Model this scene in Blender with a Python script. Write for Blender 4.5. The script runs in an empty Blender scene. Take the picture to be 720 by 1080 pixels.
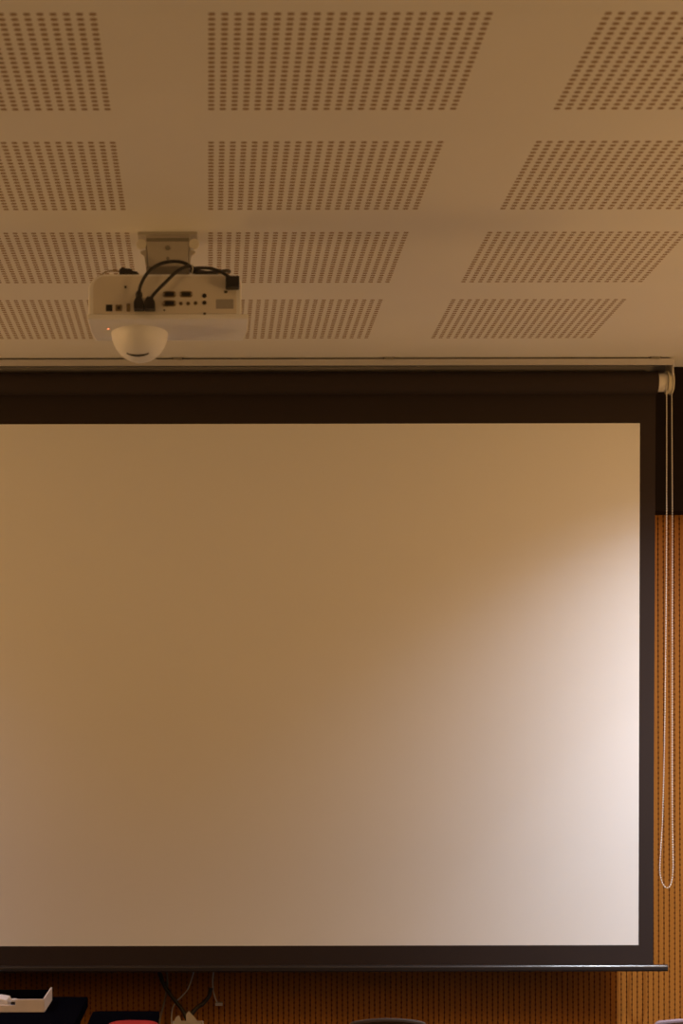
import bpy, bmesh, math, random
from mathutils import Vector, Matrix

# ------------------------------------------------------------------ camera
F, CX, CY, CAM_Z = 1990.6, 219.2, 796.2, 1.4286
ROLL = 0.0018
CEIL = 2.55
scene = bpy.context.scene
C = scene.collection

cam_data = bpy.data.cameras.new('camera')
cam = bpy.data.objects.new('camera', cam_data)
C.objects.link(cam)
cam_data.sensor_fit = 'VERTICAL'
cam_data.sensor_height = 24.0
cam_data.lens = F / 1080 * 24.0
cam_data.shift_x = (360 - CX) / 1080
cam_data.shift_y = (CY - 540) / 1080
cam_data.clip_start = 0.05
cam_data.dof.use_dof = True
cam_data.dof.focus_distance = 6.5
cam_data.dof.aperture_fstop = 5.2
cam.matrix_world = (Matrix.Translation((0, 0, CAM_Z)) @ Matrix.Rotation(math.pi / 2, 4, 'X')
                    @ Matrix.Rotation(-ROLL, 4, 'Z'))
scene.camera = cam


def at(px, py, Y):
    """photo pixel + distance -> point in the room"""
    return Vector((CX * 0 + (px - CX) / F * Y, Y, CAM_Z + (CY - py) / F * Y))


# ------------------------------------------------------------------ light
world = bpy.data.worlds.new('world')
scene.world = world
world.use_nodes = True
world.node_tree.nodes['Background'].inputs[0].default_value = (1.0, 0.55, 0.22, 1)
world.node_tree.nodes['Background'].inputs[1].default_value = 0.0

scene.view_settings.view_transform = 'Standard'
scene.view_settings.look = 'None'
scene.view_settings.exposure = 0.0
scene.view_settings.gamma = 1.0
scene.view_settings.use_curve_mapping = False

FILL_LAMPS = [(-2.2, 3.4), (2.2, 3.4), (-1.5, -0.9), (1.5, -0.9)]  # unseen warm lamps added to fill the lower part of the screen
FILL_SHARE = [0.9, 1.2, 0.1, 0.1]
FILL_POWER = 16.0
FILL_COLOR = (1.0, 0.57, 0.21)
for (lx, ly), share in zip(FILL_LAMPS, FILL_SHARE):
    ld = bpy.data.lights.new('added_fill_beam', 'AREA')
    ld.shape = 'SQUARE'
    ld.size = 0.55
    ld.energy = FILL_POWER * share
    ld.color = FILL_COLOR
    lo = bpy.data.objects.new('added_fill_beam', ld)
    lo.location = (lx, ly, CEIL - 0.035)
    C.objects.link(lo)

# warm uplights added out of view to brighten the ceiling, which lights the rest
ADDED_UPLIGHTS = [(-3.28, 4.4, 1), (3.08, 3.8, -1), (-3.28, 1.2, 1), (3.08, 1.2, -1)]
UPLIGHT_Z = 1.25
UPLIGHT_POWER = [58.0, 44.0, 46.0, 42.0]
for (lx, ly, sd), pw in zip(ADDED_UPLIGHTS, UPLIGHT_POWER):
    ld = bpy.data.lights.new('added_uplight_beam', 'AREA')
    ld.shape = 'RECTANGLE'
    ld.size = 0.18; ld.size_y = 1.30
    ld.energy = pw
    ld.color = FILL_COLOR
    lo = bpy.data.objects.new('added_uplight_beam', ld)
    lo.location = (lx, ly, UPLIGHT_Z + .045)
    lo.rotation_euler = (math.pi, math.radians(4) * sd, 0)
    C.objects.link(lo)

# the two white downlights close to the screen wall (beam profile of the reflector)
DOWNLIGHTS = [(1.48, 4.785), (-1.68, 4.785)]
DOWN_POWER = [322.0, 200.0]
DOWN_COLOR = [(0.92, 1.0, 1.14), (0.92, 0.95, 1.22)]
PROFILE = [(0.0, 0)] + sorted((math.cos(math.radians(a)), v) for a, v in (
    (0, 12.5), (10, 10.8), (15, 8.6), (20, 6.5), (25, 4.6), (30, 3.1), (35, 1.95), (40, 1.27), (45, .80), (50, .42), (55, .13),
    (60, .025), (65, .010), (72, .003), (80, .0)))
for (lx, ly), pw, colr in zip(DOWNLIGHTS, DOWN_POWER, DOWN_COLOR):
    ld = bpy.data.lights.new('downlight_beam', 'SPOT')
    ld.spot_size = math.radians(165)
    ld.spot_blend = 0.1
    ld.shadow_soft_size = 0.02
    ld.energy = pw
    ld.color = colr
    ld.use_nodes = True
    nt = ld.node_tree
    em = nt.nodes['Emission']
    geo = nt.nodes.new('ShaderNodeNewGeometry')
    sep = nt.nodes.new('ShaderNodeSeparateXYZ')
    ab = nt.nodes.new('ShaderNodeMath'); ab.operation = 'ABSOLUTE'
    ramp = nt.nodes.new('ShaderNodeValToRGB')
    nt.links.new(geo.outputs['Incoming'], sep.inputs[0])
    nt.links.new(sep.outputs['Z'], ab.inputs[0])
    nt.links.new(ab.outputs[0], ramp.inputs[0])
    el = ramp.color_ramp.elements
    while len(el) > 2:
        el.remove(el[-1])
    for k, (p, v) in enumerate(PROFILE):
        e = el[k] if k in (0,) else (el.new(p) if k < len(PROFILE) - 1 else el[-1])
        e.position = p
        e.color = (v / 9.5, v / 9.5, v / 9.5, 1)
    nt.links.new(ramp.outputs[0], em.inputs['Strength'])
    lo = bpy.data.objects.new('downlight_beam', ld)
    lo.location = (lx, ly, CEIL - 0.012)
    C.objects.link(lo)


# ------------------------------------------------------------------ materials
def mat(name, color, rough=0.6, metal=0.0, noise=0.0, nscale=40, spec=0.5, bump=0.0):
    m = bpy.data.materials.new(name)
    m.use_nodes = True
    nt = m.node_tree
    b = nt.nodes['Principled BSDF']
    b.inputs['Base Color'].default_value = (*color, 1)
    b.inputs['Roughness'].default_value = rough
    b.inputs['Metallic'].default_value = metal
    b.inputs['Specular IOR Level'].default_value = spec
    if noise or bump:
        tc = nt.nodes.new('ShaderNodeTexCoord')
        n = nt.nodes.new('ShaderNodeTexNoise')
        n.inputs['Scale'].default_value = nscale
        n.inputs['Detail'].default_value = 4
        nt.links.new(tc.outputs['Object'], n.inputs['Vector'])
        if noise:
            mix = nt.nodes.new('ShaderNodeMix'); mix.data_type = 'RGBA'
            mix.inputs[6].default_value = (*[c * (1 - noise) for c in color], 1)
            mix.inputs[7].default_value = (*[min(1, c * (1 + noise)) for c in color], 1)
            nt.links.new(n.outputs['Fac'], mix.inputs[0])
            nt.links.new(mix.outputs[2], b.inputs['Base Color'])
        if bump:
            bp = nt.nodes.new('ShaderNodeBump')
            bp.inputs['Strength'].default_value = bump
            bp.inputs['Distance'].default_value = 0.001
            nt.links.new(n.outputs['Fac'], bp.inputs['Height'])
            nt.links.new(bp.outputs[0], b.inputs['Normal'])
    return m


class NB:
    """tiny node-math builder"""
    def __init__(self, nt): self.nt = nt
    def m(self, op, a, b=None, c=None):
        n = self.nt.nodes.new('ShaderNodeMath'); n.operation = op
        for i, v in enumerate((a, b, c)):
            if v is None: continue
            if isinstance(v, (int, float)): n.inputs[i].default_value = v
            else: self.nt.links.new(v, n.inputs[i])
        return n.outputs[0]


X0, Y0, PITCH = 0.0077, 2.857, 0.02


def ceiling_material():
    m = mat('perforated_plasterboard', (0.80, 0.78, 0.74), rough=0.85, spec=0.2)
    nt = m.node_tree; nb = NB(nt)
    b = nt.nodes['Principled BSDF']
    tc = nt.nodes.new('ShaderNodeTexCoord')
    sp = nt.nodes.new('ShaderNodeSeparateXYZ')
    nt.links.new(tc.outputs['Object'], sp.inputs[0])
    def axis(s, o):
        u = nb.m('DIVIDE', nb.m('SUBTRACT', s, o), PITCH)
        u = nb.m('ADD', u, 0.5)
        blk = nb.m('LESS_THAN', nb.m('FLOORED_MODULO', u, 30.0), 22.0)
        fr = nb.m('ABSOLUTE', nb.m('SUBTRACT', nb.m('FRACT', u), 0.5))
        return u, blk, fr
    u, bu, fu = axis(sp.outputs[0], X0)
    v, bv, fv = axis(sp.outputs[1], Y0)
    # slightly rounded square holes
    p = nb.m('ADD', nb.m('POWER', nb.m('DIVIDE', fu, 0.265), 4.0), nb.m('POWER', nb.m('DIVIDE', fv, 0.285), 4.0))
    hole = nb.m('LESS_THAN', p, 1.0)
    msk = nb.m('MULTIPLY', nb.m('MULTIPLY', hole, bu), nb.m('MULTIPLY', bv, nb.m('MULTIPLY', nb.m('LESS_THAN', v, 113.0), nb.m('LESS_THAN', u, 53.0))))
    n = nt.nodes.new('ShaderNodeTexNoise'); n.inputs['Scale'].default_value = 3
    nt.links.new(tc.outputs['Object'], n.inputs['Vector'])
    base = nt.nodes.new('ShaderNodeMix'); base.data_type = 'RGBA'
    base.inputs[6].default_value = (0.77, 0.74, 0.69, 1); base.inputs[7].default_value = (0.83, 0.80, 0.75, 1)
    nt.links.new(n.outputs['Fac'], base.inputs[0])
    mix = nt.nodes.new('ShaderNodeMix'); mix.data_type = 'RGBA'
    nt.links.new(msk, mix.inputs[0])
    nt.links.new(base.outputs[2], mix.inputs[6])
    mix.inputs[7].default_value = (0.33, 0.21, 0.11, 1)
    nt.links.new(mix.outputs[2], b.inputs['Base Color'])
    return m


GP = 0.0158          # groove pitch of the wooden acoustic panelling
GX0 = 0.0


def wood_material():
    m = mat('perforated_oak_panelling', (0.45, 0.18, 0.03), rough=0.5, spec=0.3)
    nt = m.node_tree; nb = NB(nt)
    b = nt.nodes['Principled BSDF']
    tc = nt.nodes.new('ShaderNodeTexCoord')
    sp = nt.nodes.new('ShaderNodeSeparateXYZ')
    nt.links.new(tc.outputs['Object'], sp.inputs[0])
    mp = nt.nodes.new('ShaderNodeMapping'); mp.inputs['Scale'].default_value = (60, 60, 2.2)
    n = nt.nodes.new('ShaderNodeTexNoise'); n.inputs['Scale'].default_value = 1.0; n.inputs['Detail'].default_value = 3
    nt.links.new(tc.outputs['Object'], mp.inputs[0]); nt.links.new(mp.outputs[0], n.inputs['Vector'])
    base = nt.nodes.new('ShaderNodeMix'); base.data_type = 'RGBA'
    base.inputs[6].default_value = (0.35, 0.130, 0.018, 1); base.inputs[7].default_value = (0.45, 0.18, 0.029, 1)
    nt.links.new(n.outputs['Fac'], base.inputs[0])
    u = nb.m('DIVIDE', sp.outputs[0], GP)
    fu = nb.m('ABSOLUTE', nb.m('SUBTRACT', nb.m('FRACT', nb.m('ADD', u, 0.5)), 0.5))
    row = nb.m('FLOOR', nb.m('ADD', u, 0.5))
    w = nb.m('ADD', nb.m('DIVIDE', sp.outputs[2], 0.0150), nb.m('MULTIPLY', row, 0.5))
    fw = nb.m('ABSOLUTE', nb.m('SUBTRACT', nb.m('FRACT', w), 0.5))
    dot = nb.m('LESS_THAN', nb.m('ADD', nb.m('POWER', nb.m('DIVIDE', fu, 0.17), 2.0), nb.m('POWER', nb.m('DIVIDE', fw, 0.26), 2.0)), 1.0)
    line = nb.m('MULTIPLY', nb.m('LESS_THAN', fu, 0.07), 0.6)
    msk = nb.m('MAXIMUM', dot, line)
    mix = nt.nodes.new('ShaderNodeMix'); mix.data_type = 'RGBA'
    nt.links.new(msk, mix.inputs[0]); nt.links.new(base.outputs[2], mix.inputs[6])
    mix.inputs[7].default_value = (0.16, 0.045, 0.004, 1)
    nt.links.new(mix.outputs[2], b.inputs['Base Color'])
    return m


M = {
    'ceiling': ceiling_material(),
    'wood': wood_material(),
    'plaster': mat('painted_plaster', (0.12, 0.10, 0.085), 0.8, noise=.04, nscale=5),
    'dark_wall': mat('dark_painted_wall', (0.014, 0.009, 0.007), 0.9, noise=.1, spec=.1),
    'floor': mat('brown_carpet', (0.08, 0.07, 0.065), 0.95, noise=.15, nscale=300, bump=.3),
    'black_fabric': mat('black_screen_border', (0.036, 0.025, 0.022), 0.85, noise=.15, nscale=900, spec=.15),
    'white_fabric': mat('matt_white_screen', (0.80, 0.79, 0.78), 0.9, noise=.015, nscale=600, spec=.1),
    'alu': mat('pale_aluminium', (0.50, 0.47, 0.46), 0.55, metal=0.0, noise=.05, nscale=80),
    'black_metal': mat('black_lacquered_metal', (0.03, 0.024, 0.023), 0.28, noise=.1, nscale=60),
    'cream': mat('cream_plastic', (0.72, 0.68, 0.60), 0.4, noise=.03),
    'wheel': mat('ivory_plastic', (0.55, 0.50, 0.38), 0.45, noise=.05),
    'bead': mat('ivory_bead_plastic', (0.80, 0.74, 0.66), 0.3, noise=.03),
    'projector_shell': mat('off_white_plastic', (0.88, 0.87, 0.87), 0.5, noise=.02, nscale=30),
    'projector_panel': mat('beige_connector_panel', (0.74, 0.68, 0.60), 0.55, noise=.03, nscale=50),
    'black_plastic': mat('black_plastic', (0.020, 0.016, 0.014), 0.5, noise=.15),
    'port_dark': mat('dark_port_plastic', (0.045, 0.03, 0.02), 0.5, noise=.2),
    'port_brown': mat('brown_port_plastic', (0.24, 0.17, 0.09), 0.5, noise=.2),
    'sticker': mat('grey_sticker', (0.38, 0.35, 0.32), 0.7, noise=.1, nscale=300),
    'steel': mat('zinc_plated_steel', (0.46, 0.42, 0.37), 0.5, metal=0.0, noise=.08, nscale=60),
    'steel_dark': mat('dark_steel', (0.22, 0.20, 0.17), 0.5, noise=.1, nscale=60),
    'desk': mat('black_desk_laminate', (0.003, 0.003, 0.006), 1.0, noise=.2, spec=.0),
    'beige': mat('beige_card', (0.74, 0.68, 0.72), 0.7, noise=.05, nscale=60),
    'paper': mat('pale_paper', (0.75, 0.74, 0.80), 0.8, noise=.05),
    'red': mat('red_fabric', (0.36, 0.003, 0.006), 0.95, noise=.1),
    'brown_wood': mat('brown_chair_wood', (0.022, 0.009, 0.005), 0.5, noise=.2),
    'grey_fabric': mat('mauve_grey_fabric', (0.13, 0.085, 0.10), 0.85, noise=.1, nscale=300),
    'cardboard': mat('cardboard', (0.42, 0.34, 0.22), 0.8, noise=.08),
    'white_cable': mat('white_cable_plastic', (0.6, 0.55, 0.5), 0.5, noise=.05),
    'tie': mat('clear_tie_plastic', (0.5, 0.48, 0.4), 0.4, noise=.05),
}


def emissive(name, color, strength):
    m = bpy.data.materials.new(name); m.use_nodes = True
    b = m.node_tree.nodes['Principled BSDF']
    b.inputs['Base Color'].default_value = (*color, 1)
    b.inputs['Emission Color'].default_value = (*color, 1)
    b.inputs['Emission Strength'].default_value = strength
    return m


M['led'] = emissive('red_indicator', (1.0, 0.28, 0.12), 1.5)
M['fill_warm'] = emissive('warm_fill_diffuser', (1.0, 0.6, 0.25), 2.0)
M['lamp_white'] = emissive('white_lamp_lens', (1.0, 0.94, 0.9), 3.0)


# ------------------------------------------------------------------ helpers
def obj(name, bm, material, parent=None, smooth=False, bevel=0.0, segs=2):
    me = bpy.data.meshes.new(name)
    bmesh.ops.recalc_face_normals(bm, faces=bm.faces)
    bm.to_mesh(me); bm.free()
    me.materials.append(material)
    if smooth:
        for p in me.polygons: p.use_smooth = True
    o = bpy.data.objects.new(name, me)
    C.objects.link(o)
    if parent is not None:
        o.parent = parent
        chain = Vector((0, 0, 0)); q = parent
        while q is not None:
            chain += q.location; q = q.parent
        o.location = -chain            # meshes are written in room coordinates
    if bevel:
        md = o.modifiers.new('bevel', 'BEVEL'); md.width = bevel; md.segments = segs
        md.limit_method = 'ANGLE'; md.angle_limit = math.radians(35)
        md.harden_normals = False
    return o


def tag(o, label, cat=None, group=None, kind=None):
    o['label'] = label
    if cat: o['category'] = cat
    if group: o['group'] = group
    if kind: o['kind'] = kind
    return o


def thing(name, label, cat, loc, group=None):
    o = bpy.data.objects.new(name, None)
    C.objects.link(o); o.location = loc
    o.empty_display_size = 0.05
    return tag(o, label, cat, group)


def box(bm, x0, x1, y0, y1, z0, z1, mtx=None):
    vs = [bm.verts.new((x, y, z)) for x in (x0, x1) for y in (y0, y1) for z in (z0, z1)]
    if mtx is not None:
        for v in vs: v.co = mtx @ v.co
    for f in ((0, 1, 3, 2), (4, 6, 7, 5), (0, 4, 5, 1), (2, 3, 7, 6), (0, 2, 6, 4), (1, 5, 7, 3)):
        bm.faces.new([vs[i] for i in f])
    return bm


def B(*a, mtx=None):
    return box(bmesh.new(), *a, mtx=mtx)


def cyl(bm, p0, p1, r0, r1=None, n=20):
    p0 = Vector(p0); p1 = Vector(p1); r1 = r0 if r1 is None else r1
    d = (p1 - p0).normalized()
    a = d.orthogonal().normalized(); b = d.cross(a)
    ra = []; rb = []
    for i in range(n):
        t = 2 * math.pi * i / n
        w = a * math.cos(t) + b * math.sin(t)
        ra.append(bm.verts.new(p0 + w * r0)); rb.append(bm.verts.new(p1 + w * r1))
    for i in range(n):
        j = (i + 1) % n
        bm.faces.new((ra[i], ra[j], rb[j], rb[i]))
    bm.faces.new(ra[::-1]); bm.faces.new(rb)
    return bm


def catmull(pts, k=8):
    pts = [Vector(p) for p in pts]
    P = [2 * pts[0] - pts[1]] + pts + [2 * pts[-1] - pts[-2]]
    out = []
    for i in range(1, len(P) - 2):
        for s in range(k):
            t = s / k
            a, b, c, d = P[i - 1], P[i], P[i + 1], P[i + 2]
            out.append(0.5 * ((2 * b) + (c - a) * t + (2 * a - 5 * b + 4 * c - d) * t * t + (3 * b - a - 3 * c + d) * t ** 3))
    out.append(P[-2])
    return out


def tube(bm, pts, r, n=10, k=8, radii=None):
    pts = catmull(pts, k) if k else [Vector(p) for p in pts]
    prev = None; a = None
    for i, p in enumerate(pts):
        d = (pts[min(i + 1, len(pts) - 1)] - pts[max(i - 1, 0)]).normalized()
        if a is None: a = d.orthogonal().normalized()
        a = (a - d * a.dot(d)).normalized(); b = d.cross(a)
        rr = radii(i / (len(pts) - 1)) if radii else r
        ring = [bm.verts.new(p + (a * math.cos(2 * math.pi * j / n) + b * math.sin(2 * math.pi * j / n)) * rr) for j in range(n)]
        if prev:
            for j in range(n):
                bm.faces.new((prev[j], prev[(j + 1) % n], ring[(j + 1) % n], ring[j]))
        else:
            bm.faces.new(ring[::-1])
        prev = ring
    bm.faces.new(prev)
    return bm


def prism(bm, poly, axis, a0, a1):
    """extrude a 2-D outline along an axis ('x': poly=(y,z); 'y': (x,z); 'z': (x,y))"""
    def P(u, v, w):
        return {'x': (w, u, v), 'y': (u, w, v), 'z': (u, v, w)}[axis]
    A = [bm.verts.new(P(u, v, a0)) for u, v in poly]
    Bv = [bm.verts.new(P(u, v, a1)) for u, v in poly]
    n = len(poly)
    for i in range(n):
        j = (i + 1) % n
        bm.faces.new((A[i], A[j], Bv[j], Bv[i]))
    bm.faces.new(A[::-1]); bm.faces.new(Bv)
    return bm


def rounded(x0, x1, z0, z1, r, seg=8):
    """rounded rectangle; r = (bottom-left, bottom-right, top-right, top-left)"""
    out = []
    for (cx, cz, rr, a0) in ((x0 + r[0], z0 + r[0], r[0], 180), (x1 - r[1], z0 + r[1], r[1], 270),
                             (x1 - r[2], z1 - r[2], r[2], 0), (x0 + r[3], z1 - r[3], r[3], 90)):
        for i in range(seg + 1):
            t = math.radians(a0 + 90 * i / seg)
            out.append((cx + rr * math.cos(t), cz + rr * math.sin(t)))
    return out


def structure(name, bm, m, label, **kw):
    o = obj(name, bm, m, **kw)
    o['kind'] = 'structure'; o['label'] = label
    return o


# ------------------------------------------------------------------ room shell
XL, XR, YB, YF = -3.4, 3.2, -3.2, 5.62
structure('ceiling', B(XL - .1, XR + .1, YB - .1, YF + .1, CEIL, CEIL + .1), M['ceiling'],
          'off-white ceiling with square blocks of small perforations')
structure('floor', B(XL - .1, XR + .1, YB - .1, YF + .1, -.1, 0), M['floor'], 'grey-brown carpet floor')
structure('wall_front', B(XL, XR, YF, YF + .1, 0, CEIL), M['dark_wall'], 'dark wall behind the screen above the wooden panelling')
structure('wall_left', B(XL - .1, XL, YB, YF + .1, 0, CEIL), M['plaster'], 'plain plastered side wall')
structure('wall_right', B(XR, XR + .1, YB, YF + .1, 0, CEIL), M['plaster'], 'plain plastered side wall on the lamp side')
structure('wall_back', B(XL - .1, XR + .1, YB - .1, YB, 0, CEIL), M['plaster'], 'plain plastered wall behind the camera')

WOOD_Y = 5.565                      # face of the panelling
WOOD_TOP = at(700, 535, WOOD_Y).z
BULK_Y = 5.465                      # face of the dark bulkhead above the panelling
structure('trim_2', B(XL, XR, BULK_Y, YF, at(0, 539.5, BULK_Y).z, CEIL), M['dark_wall'], 'dark bulkhead above the wooden panelling')
bm = bmesh.new()
n0, n1 = int(-2.0 / GP), int(2.4 / GP)
prof = [(n0 * GP, YF), (n0 * GP, WOOD_Y)]
for i in range(n0 + 1, n1):
    x = i * GP
    prof += [(x - .0012, WOOD_Y), (x - .0008, WOOD_Y + .003), (x + .0008, WOOD_Y + .003), (x + .0012, WOOD_Y)]
prof += [(n1 * GP, WOOD_Y), (n1 * GP, YF)]
prism(bm, prof, 'z', 0.0, WOOD_TOP)
structure('trim_1', bm, M['wood'], 'orange-brown wooden acoustic panelling with perforated grooves')


# ------------------------------------------------------------------ added ceiling fill lamps (out of view)
for i, (lx, ly) in enumerate(FILL_LAMPS):
    t = thing('added_fill_light', 'added unseen square warm fill light at the ceiling %s the camera %s' % (
        'in front of' if ly > 0 else 'behind', 'on the left' if lx < 0 else 'on the right'), 'light', (lx, ly, CEIL),
        group='added fill lights at the ceiling')
    bm = bmesh.new(); s = .31
    for (a, b, c, d) in ((-s, s, -s, -s + .03), (-s, s, s - .03, s), (-s, -s + .03, -s + .03, s - .03), (s - .03, s, -s + .03, s - .03)):
        box(bm, lx + a, lx + b, ly + c, ly + d, CEIL - .03, CEIL)
    obj('frame', bm, M['alu'], t)
    obj('diffuser', B(lx - s + .03, lx + s - .03, ly - s + .03, ly + s - .03, CEIL - .02, CEIL), M['fill_warm'], t)

for (lx, ly, sd) in ADDED_UPLIGHTS:
    t = thing('added_uplight', 'added unseen half-shell uplight on the side wall', 'light', (lx, ly, UPLIGHT_Z), group='added uplights on the side walls')
    xw_ = XL if sd > 0 else XR
    e = abs(lx - xw_) + .11
    pr_ = [(0, 0), (e * .55, .012), (e, .05), (e, .055), (e * .55, .018), (0, .006)]
    obj('shell', prism(bmesh.new(), [(xw_ + sd * a, UPLIGHT_Z - .02 + b) for a, b in pr_], 'y', ly - .70, ly + .70), M['alu'], t)
    for q in (ly - .70, ly + .695):
        obj('side_cheek', prism(bmesh.new(), [(xw_, UPLIGHT_Z - .02), (xw_ + sd * e * .55, UPLIGHT_Z - .008), (xw_ + sd * e, UPLIGHT_Z + .03), (xw_, UPLIGHT_Z + .03)], 'y', q, q + .005), M['alu'], t)

for (lx, ly), nm in zip(DOWNLIGHTS, ('right', 'left')):
    t = thing('downlight', 'small round white downlight in the ceiling by the %s end of the screen' % nm, 'light', (lx, ly, CEIL),
              group='downlights in front of the screen')
    bm = bmesh.new()
    n = 32
    rings = []
    for r, z in ((.062, 0), (.062, -.004), (.056, -.006), (.045, -.004), (.045, 0)):
        rings.append([bm.verts.new((lx + r * math.cos(2 * math.pi * k / n), ly + r * math.sin(2 * math.pi * k / n), CEIL + z)) for k in range(n)])
    for a, b in zip(rings, rings[1:]):
        for k in range(n):
            bm.faces.new((a[k], a[(k + 1) % n], b[(k + 1) % n], b[k]))
    obj('trim_ring', bm, M['cream'], t, smooth=True)
    obj('lens', cyl(bmesh.new(), (lx, ly, CEIL), (lx, ly, CEIL - .002), .044, n=32), M['lamp_white'], t)


# ------------------------------------------------------------------ projection screen
SY = 5.385                          # plane of the fabric
TY = 5.360                          # axis of the roller tube
LEFT = -1.46                        # left edge of the white surface (16:9)
scr = thing('projection_screen', 'large pull-down projection screen with white surface and black border under the ceiling',
            'projection screen', (-.09, SY, CEIL))

# mounting rail: folded aluminium profile against the ceiling
rail_x0, rail_x1 = LEFT - .13, at(711, 0, 5.33).x
ry0 = 5.325
prof = [(ry0, CEIL - .005), (ry0, CEIL - .022), (ry0 + .003, CEIL - .0235), (ry0 + .006, CEIL - .022), (ry0 + .006, CEIL - .009),
        (ry0 + .085, CEIL - .009), (ry0 + .085, CEIL - .040), (ry0 + .088, CEIL - .040), (ry0 + .088, CEIL - .005)]
obj('mounting_rail', prism(bmesh.new(), prof, 'x', rail_x0, rail_x1), M['alu'], scr, bevel=.0008)
for px in (188, 411, 692):
    x = at(px, 380, ry0).x
    bm = prism(bmesh.new(), [(x - .016, CEIL - .0005), (x + .016, CEIL - .0005), (x + .010, CEIL - .0065), (x - .010, CEIL - .0065)], 'y', ry0 - .004, ry0 + .05)
    obj('ceiling_clip', bm, M['steel_dark'], scr, bevel=.001)
for x0, x1, nm in ((rail_x1 - .004, rail_x1, 'end_bracket'), (rail_x0, rail_x0 + .004, 'end_bracket')):
    poly = [(ry0 + .001, CEIL - .005), (ry0 + .088, CEIL - .005), (ry0 + .070, CEIL - .075), (ry0 + .045, CEIL - .100), (ry0 + .018, CEIL - .088), (ry0 + .002, CEIL - .045)]
    obj(nm, prism(bmesh.new(), poly, 'x', x0, x1), M['alu'], scr, bevel=.001)

tz = at(0, 404.5, TY).z             # tube axis height
tube_r = .032
fx0, fx1 = LEFT - .043, at(690.5, 0, SY).x
obj('roller_tube', cyl(bmesh.new(), (fx0, TY, tz), (at(693, 0, TY).x, TY, tz), tube_r, n=48), M['black_fabric'], scr, smooth=False)
xa, xb = at(694, 0, TY).x, at(703, 0, TY).x
obj('end_plug', cyl(bmesh.new(), (at(693, 0, TY).x, TY, tz), (xb, TY, tz), .026, n=32), M['cream'], scr, bevel=.001)
bm = bmesh.new()
cyl(bm, (xb, TY, tz), (xb + .004, TY, tz), .034, n=36)
cyl(bm, (xb + .004, TY, tz), (xb + .012, TY, tz), .031, n=36)
cyl(bm, (xb + .012, TY, tz), (xb + .017, TY, tz), .033, n=36)
wheel = obj('chain_wheel', bm, M['wheel'], scr, bevel=.001)

# fabric: thin sheet hanging from the back of the tube; the sides curl in a touch towards the bar
zt = tz
zb = at(0, 1019, SY).z


def sheet(x0, x1t, x1b, z0, z1, y, th, nx=30, nz=24):
    bm = bmesh.new(); g = {}
    for s in (0, 1):
        for i in range(nx + 1):
            for j in range(nz + 1):
                v = j / nz
                x1 = x1b + (x1t - x1b) * v
                g[s, i, j] = bm.verts.new((x0 + (x1 - x0) * i / nx, y + (th if s else 0), z0 + (z1 - z0) * v))
        for i in range(nx):
            for j in range(nz):
                f = (g[s, i, j], g[s, i + 1, j], g[s, i + 1, j + 1], g[s, i, j + 1])
                bm.faces.new(f if s == 0 else f[::-1])
    for i in range(nx):
        for j in (0, nz):
            bm.faces.new((g[0, i, j], g[1, i, j], g[1, i + 1, j], g[0, i + 1, j]))
    for j in range(nz):
        for i in (0, nx):
            bm.faces.new((g[0, i, j], g[0, i, j + 1], g[1, i, j + 1], g[1, i, j]))
    return bm


fab = obj('border_fabric', sheet(fx0, at(692.0, 0, SY).x, at(688.0, 0, SY).x, zb, zt, SY, .0006), M['black_fabric'], scr)
obj('white_surface', sheet(LEFT, at(675.2, 0, SY).x, at(672.6, 0, SY).x, at(0, 997.6, SY).z, at(0, 447.2, SY).z, SY - .0006, .0005), M['white_fabric'], fab)

# weight bar: flattened black tube with a rounded top edge
bz1, bz0 = at(0, 1018.2, SY).z, at(0, 1025.2, SY).z
poly = [(SY - .006, bz0), (SY + .006, bz0), (SY + .009, bz0 + .004), (SY + .009, bz1 - .007), (SY + .004, bz1), (SY - .003, bz1), (SY - .008, bz1 - .002), (SY - .010, bz1 - .006), (SY - .010, bz0 + .004)]
bar = obj('weight_bar', prism(bmesh.new(), poly, 'x', LEFT - .09, at(702, 0, SY).x), M['black_metal'], scr, bevel=.0015)
bx = at(702, 0, SY).x
obj('bar_end_cap', prism(bmesh.new(), [(a + (0.001 if a < SY else -0.001), b) for a, b in poly], 'x', bx, bx + .003), M['black_plastic'], bar)

# pull chain: beads on a cord, one closed loop over the wheel
xw = xb + .008
path = [at(703.4, 408, TY - .026), at(703.4, 470, TY - .03), at(702.8, 600, TY), at(701.2, 740, TY + .02), at(698.8, 850, TY + .035), at(696.2, 900, TY + .035), at(695.3, 918, TY + .035),
        at(697, 929, TY + .035), at(700.5, 936, TY + .035), at(704, 937.2, TY + .035), at(707, 933, TY + .035), at(708.9, 922, TY + .035), at(709.2, 905, TY + .034), at(708.6, 850, TY + .034),
        at(708.8, 700, TY + .02), at(709.2, 560, TY + .01), at(709.0, 470, TY + .018), at(708.8, 410, TY + .026)]
pts = catmull(path, 24)
bm = bmesh.new()
acc = 0.0; step = .0072; last = pts[0]
ico = [(0, 0, 1), (0, 0, -1), (1, 0, 0), (-1, 0, 0), (0, 1, 0), (0, -1, 0)]


def bead(bm, p, r):
    bmesh.ops.create_icosphere(bm, subdivisions=1, radius=r, matrix=Matrix.Translation(p))


for a, b in zip(pts, pts[1:]):
    seg = (b - a).length
    while acc <= seg:
        bead(bm, a + (b - a) * (acc / seg), .0023)
        acc += step
    acc -= seg
for k in range(11):                                     # over the wheel
    t = math.pi * k / 10
    bead(bm, Vector((xw, TY - .027 * math.cos(t), tz + .029 * math.sin(t))), .0020)
chain = obj('pull_chain', bm, M['bead'], scr, smooth=True)
obj('chain_cord', tube(bmesh.new(), pts[::4], .0007, n=6, k=0), M['bead'], chain)


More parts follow.
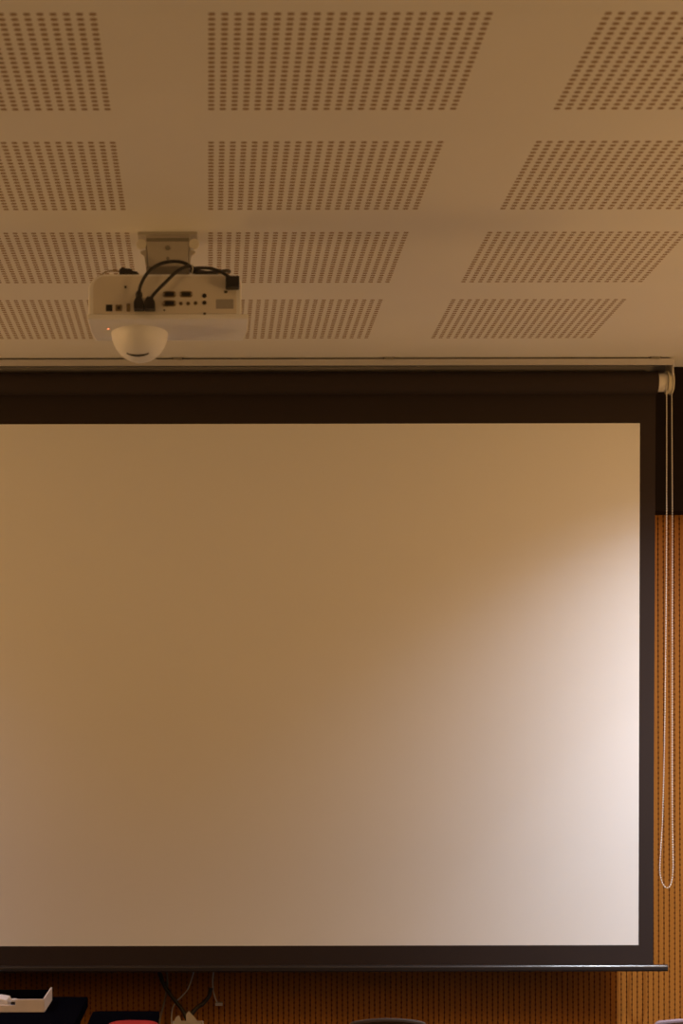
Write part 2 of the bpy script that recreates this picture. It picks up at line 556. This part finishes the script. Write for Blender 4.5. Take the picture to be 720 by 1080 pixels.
# ------------------------------------------------------------------ projector
PB = 3.95                            # back face (towards the camera)
PD = .207
pr = thing('projector', 'off-white short-throw projector hanging upside down from the perforated ceiling', 'projector',
           (-.083, PB + PD / 2, at(0, 335, PB).z))


def bp(px, py):
    v = at(px, py, PB); return v.x, v.z


x0, z0 = bp(92.5, 335); x1, z1 = bp(262.5, 288.5)
body = prism(bmesh.new(), rounded(x0 + .003, x1 - .014, z0 + .004, z1, (.003, .003, .020, .034)), 'y', PB + .004, PB + PD)
obj('body', body, M['projector_shell'], pr, smooth=False, bevel=.003)
cover = prism(bmesh.new(), [(x0, PB), (x1, PB), (x1 + .001, PB + PD * .6), (x1 - .008, PB + PD + .002), (x0 + .006, PB + PD + .002), (x0, PB + PD * .6)], 'z', z0 - .003, z0 + .008)
cov = obj('top_cover', cover, M['projector_shell'], pr, bevel=.003, segs=3)
pa, pb_ = bp(99, 333); pc, pd_ = bp(250, 291)
obj('connector_panel', prism(bmesh.new(), rounded(pa, pc, z0 + .009, pd_, (.002, .002, .012, .024)), 'y', PB + .0015, PB + .006), M['projector_panel'], pr, bevel=.0006)
PF = PB + .0015


def port(name, px0, px1, py0, py1, m, r=.001, inner=None, depth=.004, parent=pr):
    a, zlo = bp(px0, py1); b, zhi = bp(px1, py0)
    rr = min(r, (b - a) * .49, (zhi - zlo) * .49)
    o = obj(name, prism(bmesh.new(), rounded(a, b, zlo, zhi, (rr,) * 4, 5), 'y', PF - depth * .3, PF + depth), m, parent)
    return o


port('network_port', 112.5, 119.3, 321, 328, M['black_plastic'])
o = port('usb_port', 122.5, 129.5, 321, 328, M['port_brown'], .002); port('port_core', 124.3, 127.7, 322.8, 326.3, M['port_dark'], .001, depth=.006, parent=o)
port('usb_port', 134.2, 138, 320, 328.5, M['port_brown'])
for (cx_, cy_) in ((179.5, 310.2), (197, 310.2), (179.5, 319.8)):
    o = port('display_port', cx_ - 7, cx_ + 7, cy_ - 3.3, cy_ + 3.3, M['port_brown'], .006)
    port('port_core', cx_ - 4.8, cx_ + 4.8, cy_ - 2.2, cy_ + 2.2, M['black_plastic'], .003, depth=.006, parent=o)
    for s in (-1, 1):
        X, Z = bp(cx_ + s * 6.2, cy_)
        obj('port_screw', cyl(bmesh.new(), (X, PF + .001, Z), (X, PF - .003, Z), .0016, n=10), M['steel'], o)
for cx_, cy_, r_, m_ in ((191.5, 320, .0042, 'port_brown'), (199.2, 320, .0042, 'port_brown'), (207, 319.6, .0042, 'port_brown'), (216.3, 311.8, .0046, 'black_plastic'),
                         (216.3, 319.2, .0044, 'port_dark'), (216.5, 331, .003, 'port_dark'), (174, 327, .002, 'port_dark'), (133.2, 302.5, .0026, 'port_dark')):
    X, Z = bp(cx_, cy_)
    nm = 'screw_hole' if r_ < .0035 else 'audio_jack'
    j = obj(nm, cyl(bmesh.new(), (X, PF + .001, Z), (X, PF - .0012, Z), r_, n=18), M[m_], pr)
    if nm == 'audio_jack':
        obj('jack_core', cyl(bmesh.new(), (X, PF + .001, Z), (X, PF - .0018, Z), r_ * .45, n=12), M['black_plastic'], j)
port('rating_sticker', 228.5, 247, 315.5, 325.5, M['sticker'], .001, depth=.001)
port('security_slot', 237, 240.5, 306.5, 309, M['port_dark'], .001, depth=.002)
# red indicator on the downward-facing cover
LP = at(115, 346.5, PB)
LPt = (z0 - .003 - CAM_Z) / (LP.z - CAM_Z)
lx_, ly_ = LP.x * LPt, LP.y * LPt
obj('indicator_light', cyl(bmesh.new(), (lx_, ly_, z0 - .002), (lx_, ly_, z0 - .0042), .0024, n=16), M['led'], pr)

# lens bulge under the cover
bc = Vector((at(148.2, 0, 4.09).x, 4.085, z0 + .001)); br = Vector((.0612, .082, .0665))
bm = bmesh.new()
bmesh.ops.create_uvsphere(bm, u_segments=48, v_segments=32, radius=1.0, matrix=Matrix.Translation(bc) @ Matrix.Diagonal((*br, 1)))
geom = bm.verts[:] + bm.edges[:] + bm.faces[:]
bmesh.ops.bisect_plane(bm, geom=geom, plane_co=(0, 0, z0 + .004), plane_no=(0, 0, 1), clear_outer=True)
bul = obj('lens_housing', bm, M['projector_shell'], pr, smooth=True)


def on_ellipsoid(px, py, off=0.0):
    d = at(px, py, 1.0) - Vector((0, 0, CAM_Z)); o = Vector((0, 0, CAM_Z))
    q = Vector([(o[i] - bc[i]) / (br[i] + off) for i in range(3)]); e = Vector([d[i] / (br[i] + off) for i in range(3)])
    A = e.dot(e); Bq = 2 * q.dot(e); Cq = q.dot(q) - 1
    D = Bq * Bq - 4 * A * Cq
    if D < 0: return None
    return o + d * ((-Bq - math.sqrt(D)) / (2 * A))


sl = [on_ellipsoid(134 + i * 2.4, 372.3 + 2.4 * (1 - ((i - 5) / 5.0) ** 2), .0002) for i in range(11)]
sl = [p for p in sl if p is not None]
obj('lens_slot', tube(bmesh.new(), sl, .0016, n=8, k=4, radii=lambda t: .0005 + .0022 * math.sin(math.pi * t) ** .5 if 0 < t < 1 else .0004), M['black_plastic'], bul)

# ------------------------------------------------------------------ ceiling mount
MY = 4.045
mt = thing('projector_mount', 'grey metal ceiling bracket holding the projector', 'mount', (at(178, 0, MY).x, MY + .05, CEIL))
pl0, pl1 = at(146, 0, MY).x, at(209, 0, MY).x
obj('ceiling_plate', B(pl0, pl1, MY, MY + .11, CEIL - .006, CEIL), M['steel'], mt, bevel=.0015)
ax0, ax1 = at(154.5, 0, MY).x, at(201, 0, MY).x
zz = lambda py: at(0, py, MY + .004).z
poly = [(ax0, CEIL - .006), (ax1, CEIL - .006), (ax1, zz(256)), (ax1 - .003, zz(262)), (ax1 - .006, zz(281)), (ax0 + .006, zz(281)), (ax0 + .003, zz(262)), (ax0, zz(256))]
fp = obj('front_plate', prism(bmesh.new(), poly, 'y', MY + .004, MY + .008), M['steel'], mt, bevel=.0008)
X, Z = at(177.8, 261.5, MY).x, zz(261.5)
obj('bolt', cyl(bmesh.new(), (X, MY + .005, Z), (X, MY + .0005, Z), .0058, n=6), M['steel_dark'], fp, bevel=.0006)
obj('bolt', cyl(bmesh.new(), (X, MY + .005, zz(272.5)), (X, MY + .002, zz(272.5)), .0036, n=16), M['steel_dark'], fp, bevel=.0005)
obj('slot', B(ax0 + .002, ax1 - .002, MY + .0028, MY + .005, zz(254.6), zz(251.0)), M['steel_dark'], fp)
for s, cx_ in ((-1, 149.8), (1, 205.6)):
    X = at(cx_, 0, MY).x; Z = zz(257.5)
    bm = bmesh.new()
    cyl(bm, (X, MY + .002, Z), (X, MY + .010, Z), .0112, n=28)
    obj('pivot_ear', bm, M['cream'], mt, bevel=.0015)
    xi = ax0 if s < 0 else ax1
    bm = prism(bmesh.new(), [(xi, zz(263)), (xi + s * .012, zz(265)), (xi + s * .010, zz(267.5)), (xi + s * .003, zz(270)), (xi, zz(281)), (xi - s * .004, zz(281)), (xi - s * .001, zz(263))], 'y', MY + .004, MY + .009)
    obj('side_flange', bm, M['steel'], mt, bevel=.0008)
    obj('side_arm', B(min(xi, xi - s * .004), max(xi, xi - s * .004), MY + .008, MY + .095, zz(281), CEIL - .006), M['steel'], mt)
obj('adapter_plate', B(ax0 + .001, ax1 - .001, MY + .002, MY + .100, z1 + .001, zz(281.0)), M['steel_dark'], mt, bevel=.002)
obj('foot_plate', B(ax0 - .02, ax1 + .02, MY + .02, MY + .09, z1, z1 + .003), M['steel'], mt)

# ------------------------------------------------------------------ projector cables
CR = .0036
yb = PB - .012


def plug(px0, px1, py0, py1, parent, y0=PB - .030, y1=PB + .0005, name='plug', bev=.002):
    a, zlo = bp(px0, py1); b, zhi = bp(px1, py0)
    return obj(name, B(a, b, y0, y1, zlo, zhi), M['black_plastic'], parent, bevel=bev)


def bev_poly(px0, px1, py0, py1):
    a, zlo = bp(px0, py1); b, zhi = bp(px1, py0)
    h = zhi - zlo; w = b - a
    return [(a, zlo), (b, zlo), (b, zlo + h * .55), (b - w * .25, zhi), (a + w * .25, zhi), (a, zlo + h * .55)]


cab = obj('video_cable', tube(bmesh.new(), [at(147.5, 319, PB - .018), at(147.5, 309, PB - .022), at(149.5, 300, PB - .024), at(156, 288.5, PB - .024), at(167, 279.5, PB - .018), at(180, 275.8, PB - .010),
                                            at(192, 276.3, PB + .010), at(200.5, 280, PB + .03), at(206.5, 284.5, PB + .05), at(213, 287.5, PB + .09), at(217, 289, PB + .15)], CR), M['black_plastic'])
tag(cab, 'black cable arching high over the ports of the projector with a round ferrite lump', 'cable')
obj('plug', prism(bmesh.new(), bev_poly(142.2, 152.8, 316, 328.5), 'y', PB - .030, PB + .001), M['black_plastic'], cab, bevel=.0015)
fz = at(147.3, 311, PB - .021)
bm = bmesh.new()
bmesh.ops.create_uvsphere(bm, u_segments=20, v_segments=12, radius=1, matrix=Matrix.Translation(fz) @ Matrix.Diagonal((.0075, .0075, .0095, 1)))
obj('ferrite_core', bm, M['black_plastic'], cab, smooth=True)

cab = obj('video_cable', tube(bmesh.new(), [at(158.5, 319, PB - .018), at(161, 313, PB - .022), at(167, 306, PB - .024), at(176, 297, PB - .024), at(186, 287.5, PB - .022), at(195, 282.0, PB - .020),
                                            at(202, 281.0, PB - .004), at(208, 285.0, PB + .020), at(216, 287, PB + .04), at(230, 288.2, PB + .055)], CR), M['black_plastic'])
tag(cab, 'black cable running diagonally from the second plug on the projector', 'cable')
obj('plug', prism(bmesh.new(), bev_poly(153.4, 164.6, 316, 328.5), 'y', PB - .030, PB + .001), M['black_plastic'], cab, bevel=.0015)

cab = obj('power_cable', tube(bmesh.new(), [at(247, 298, PB - .014), at(242, 292, PB - .016), at(233, 286.5, PB - .014), at(223, 283.2, PB - .010), at(212, 282.6, PB - .004), at(204, 283.5, PB + .004),
                                            at(203, 286.8, PB + .012), at(213, 287.6, PB + .02), at(226, 287.2, PB + .03), at(238, 285.8, PB + .04), at(243, 286.5, PB + .06)], CR), M['black_plastic'])
tag(cab, 'black power cable ending in a square black plug at the right of the projector', 'cable')
plug(238.6, 253, 294.5, 306, cab)
obj('cable_tie', tube(bmesh.new(), [at(203.5, 279.5, PB - .012), at(204.2, 284, PB - .014), at(202.8, 289, PB - .010)], .0013, n=6), M['tie'], cab)

# black plug block lying on the left of the upturned projector
px_pts = [(126.5, 289), (126.8, 283.5), (130, 281.6), (133, 282.6), (138.5, 283), (141, 285.4), (145, 286.2), (147.5, 288.4), (147.5, 289)]
bk = obj('cable_connector', prism(bmesh.new(), [(at(a, b, PB + .03).x, at(a, b, PB + .03).z) for a, b in px_pts], 'y', PB + .03, PB + .06), M['black_plastic'], bevel=.0015)
tag(bk, 'black cable connector lying on the left part of the projector', 'connector')
obj('cable_stub', tube(bmesh.new(), [at(128, 286.5, PB + .045), at(122, 285.5, PB + .055), at(114, 286.2, PB + .075), at(107, 290, PB + .10)], .002), M['port_brown'], bk)


# ------------------------------------------------------------------ desk and the things on it
DZ = .7615
dk = thing('desk', 'black desk below the left part of the screen', 'desk', (-.80, 4.7, 0))
dx0, dx1, dy0, dy1 = -1.55, at(92, 0, 5.2).x, 4.30, 5.215
obj('desk_top', B(dx0, dx1, dy0, dy1, DZ - .03, DZ), M['desk'], dk, bevel=.003)
for a in (dx0 + .03, dx1 - .08):
    for b in (dy0 + .03, dy1 - .08):
        obj('leg', B(a, a + .05, b, b + .05, 0, DZ - .03), M['desk'], dk, bevel=.003)
obj('modesty_panel', B(dx0 + .08, dx1 - .08, dy1 - .07, dy1 - .05, .25, DZ - .03), M['desk'], dk)

# shallow open tray with a notched front wall
ty0, ty1 = 4.90, 5.135
tx1 = at(45.8, 0, ty0).x; tx0 = tx1 - .42
tzh = at(0, 1053.6, ty0).z
nx_, nz_ = at(15.5, 0, ty0).x, at(0, 1059.8, ty0).z
tr = thing('tray', 'shallow beige open tray with a notched front wall on the black desk', 'tray', ((tx0 + tx1) / 2, (ty0 + ty1) / 2, DZ))
nl = tx0 + .12
obj('front_wall', prism(bmesh.new(), [(tx0, DZ), (tx1, DZ), (tx1, tzh), (nx_, tzh), (nx_, nz_), (nl, nz_), (nl, tzh), (tx0, tzh)], 'y', ty0, ty0 + .006), M['beige'], tr, bevel=.0006)
for a in (tx0, tx1 + .002):
    obj('side_wall', B(a - .004, a, ty0 + .002, ty1, DZ, tzh + .002), M['beige'], tr, bevel=.0006)
obj('back_wall', B(tx0 + .001, tx1 - .003, ty1 - .006, ty1, DZ, tzh - .004), M['desk'], tr)
obj('bottom', B(tx0 + .001, tx1 - .003, ty0 + .006, ty1 - .006, DZ, DZ + .004), M['desk'], tr)
# things in the tray
pz = DZ + .004
o = obj('folded_paper', prism(bmesh.new(), [(nx_ - .11, pz), (nx_ - .020, pz), (nx_ - .014, pz + .008), (nx_ - .024, pz + .026), (nx_ - .045, pz + .030), (nx_ - .11, pz + .031)], 'y', ty0 + .012, ty0 + .10), M['paper'], bevel=.001)
tag(o, 'pale folded paper showing through the notch of the beige tray', 'paper')
t = thing('memory_stick', 'small dark stick with a pale end beside the folded paper in the tray', 'stick', (nx_ - .006, ty0 + .03, pz))
obj('casing', B(nx_ - .012, nx_ + .000, ty0 + .008, ty0 + .05, pz, pz + .022), M['black_plastic'], t, bevel=.0015)
obj('cap', B(nx_ - .011, nx_ + .002, ty0 + .008, ty0 + .030, pz + .022, pz + .028), M['paper'], t, bevel=.001)

# black low cabinet to the right of the desk
ct = thing('cabinet', 'low black cabinet between the desk and the carton', 'cabinet', (-.33, 4.75, 0))
kx0, kx1, ky0, ky1 = at(98, 0, 5.05).x, at(167, 0, 5.05).x, 4.45, 5.05
kz = at(0, 1066, 5.05).z
obj('body', B(kx0, kx1, ky0, ky1, 0, kz - .02), M['desk'], ct, bevel=.003)
obj('top_panel', B(kx0 - .002, kx1 + .002, ky0 - .01, ky1, kz - .02, kz), M['desk'], ct, bevel=.003)
o = obj('door', B(kx0 + .006, kx1 - .006, ky0 - .016, ky0, .05, kz - .03), M['desk'], ct, bevel=.002)
obj('door_knob', cyl(bmesh.new(), (kx1 - .03, ky0 - .016, .45), (kx1 - .03, ky0 - .034, .45), .009, n=16), M['steel'], o)
# red cushion-like bag on it
rx0, rx1 = at(113, 0, 4.72).x, at(168, 0, 4.72).x
rzt = at(0, 1076.6, 4.72).z
bm = bmesh.new()
bmesh.ops.create_uvsphere(bm, u_segments=40, v_segments=20, radius=1, matrix=Matrix.Identity(4))
for v in bm.verts:
    s = lambda c, p: math.copysign(abs(c) ** p, c)
    v.co = Vector(((rx0 + rx1) / 2 + s(v.co.x, .6) * (rx1 - rx0) / 2, 4.66 + s(v.co.y, .6) * .11, kz + (rzt - kz) / 2 + s(v.co.z, .8) * (rzt - kz) / 2))
o = obj('cushion', bm, M['red'], smooth=True)
tag(o, 'bright red rounded cushion on the low black cabinet', 'cushion')

# open carton with two raised flaps, against the panelling
cy0 = 5.30
gx0, gx1 = at(181, 0, cy0).x, at(214, 0, cy0).x
cz = at(0, 1083, cy0).z
ca = thing('carton', 'open cardboard carton with two pointed flaps under the hanging cables', 'box', ((gx0 + gx1) / 2, cy0 + .06, 0))
st = thing('stool', 'small dark stool carrying the open carton', 'stool', ((gx0 + gx1) / 2, cy0 + .06, 0))
obj('seat', B(gx0 - .05, gx1 + .05, cy0 - .03, cy0 + .16, .44, .465), M['brown_wood'], st, bevel=.003)
for a in (gx0 - .045, gx1 + .02):
    for b in (cy0 - .025, cy0 + .13):
        obj('leg', B(a, a + .025, b, b + .025, 0, .44), M['brown_wood'], st)
bm = bmesh.new()
for (a, b, c, d) in ((gx0, gx1, cy0, cy0 + .003), (gx0, gx1, cy0 + .117, cy0 + .12), (gx0, gx0 + .003, cy0 + .003, cy0 + .117), (gx1 - .003, gx1, cy0 + .003, cy0 + .117)):
    box(bm, a, b, c, d, .465, cz)
box(bm, gx0 + .003, gx1 - .003, cy0 + .003, cy0 + .117, .465, .469)
obj('box_body', bm, M['cardboard'], ca)
P = lambda a, b: (at(a, b, cy0).x, at(a, b, cy0).z)
obj('flap', prism(bmesh.new(), [P(181.5, 1083), P(193.5, 1083), P(188, 1070.5), P(184.5, 1073)], 'y', cy0 - .002, cy0 + .0005), M['cardboard'], ca)
obj('flap', prism(bmesh.new(), [P(196, 1083), P(212, 1083), P(204, 1072), P(198.5, 1066), P(195.5, 1070)], 'y', cy0 - .002, cy0 + .0005), M['cardboard'], ca)

# cables hanging against the panelling
hy = WOOD_Y - .02


def hang(name, label, pts, r, m, y=hy):
    o = obj(name, tube(bmesh.new(), [at(a, b, y) for a, b in pts], r, n=8), m)
    return tag(o, label, 'cable')


hang('hanging_cable', 'thin white cable curving down left of the hooked cable', [(206, 1016), (203.5, 1026), (200.5, 1036), (197, 1044), (191, 1051), (185.5, 1056.5), (181, 1066), (180, 1090)], .0022, M['white_cable'])
h = hang('hanging_cable', 'thin white cable with a small hooked plug, rightmost of the hanging cables', [(226.5, 1014), (224.5, 1026), (223.8, 1036), (224.8, 1047), (227.5, 1055), (229.5, 1058.5)], .0022, M['white_cable'])
a = at(230, 1058.5, hy)
obj('plug', B(a.x - .010, a.x + .012, hy - .006, hy + .006, a.z - .006, a.z + .004), M['white_cable'], h, bevel=.0015)
hang('hanging_cable', 'short grey cable dropping straight down beside the black cable', [(174.5, 1012), (175.5, 1026), (175.8, 1040), (173, 1056), (168, 1075), (166, 1095)], .003, M['steel_dark'])
hang('hanging_cable', 'thick black cable running diagonally down behind the carton', [(165, 1012), (168, 1026), (173, 1040), (183, 1054), (192, 1066), (199, 1082), (203, 1100)], .006, M['black_plastic'], y=hy - .02)
hang('hanging_cable', 'black cable sloping from the hooked plug down to the carton', [(222, 1042), (220, 1050), (214, 1058), (206, 1064), (200, 1074), (197, 1092)], .006, M['black_plastic'], y=hy - .03)


# ------------------------------------------------------------------ chairs whose backs just reach into the frame
def chair(cx, cy, w, top_z, m, label, arch):
    t = thing('chair', label, 'chair', (cx, cy, 0))
    sz = .44
    obj('seat', prism(bmesh.new(), rounded(cx - w / 2, cx + w / 2, cy - .40, cy + .02, (.04,) * 4, 5), 'z', sz, sz + .035), m, t, bevel=.006)
    pts = []
    n = 24
    for i in range(n + 1):
        u = -1 + 2 * i / n
        pts.append((cx + u * w / 2, top_z - arch * (abs(u) ** 2.2) - (.02 * max(0, abs(u) - .93) / .07)))
    pts += [(cx + w / 2 * .96, top_z - .30), (cx - w / 2 * .96, top_z - .30)]
    obj('backrest', prism(bmesh.new(), pts, 'y', cy + .02, cy + .045), m, t, bevel=.006)
    for sx in (-1, 1):
        x = cx + sx * (w / 2 - .03)
        obj('leg', cyl(bmesh.new(), (x, cy - .36, 0), (x - sx * .01, cy - .36, sz), .011, n=12), M['steel_dark'], t)
        obj('leg', tube(bmesh.new(), [(x, cy + .06, 0), (x, cy + .035, sz * .6), (x, cy + .030, sz), (x, cy + .052, top_z - .10)], .011, n=12), M['steel_dark'], t)
    return t


c1 = at(409, 1075.2, 4.6); chair(c1.x, 4.58, .20, c1.z, M['brown_wood'], 'brown chair whose rounded back peeks up under the middle of the screen', .012)
c2 = at(686, 1074.5, 4.7); chair(c2.x + .225, 4.68, .45, c2.z, M['grey_fabric'], 'mauve-grey chair whose back shows in the bottom right corner', .012)
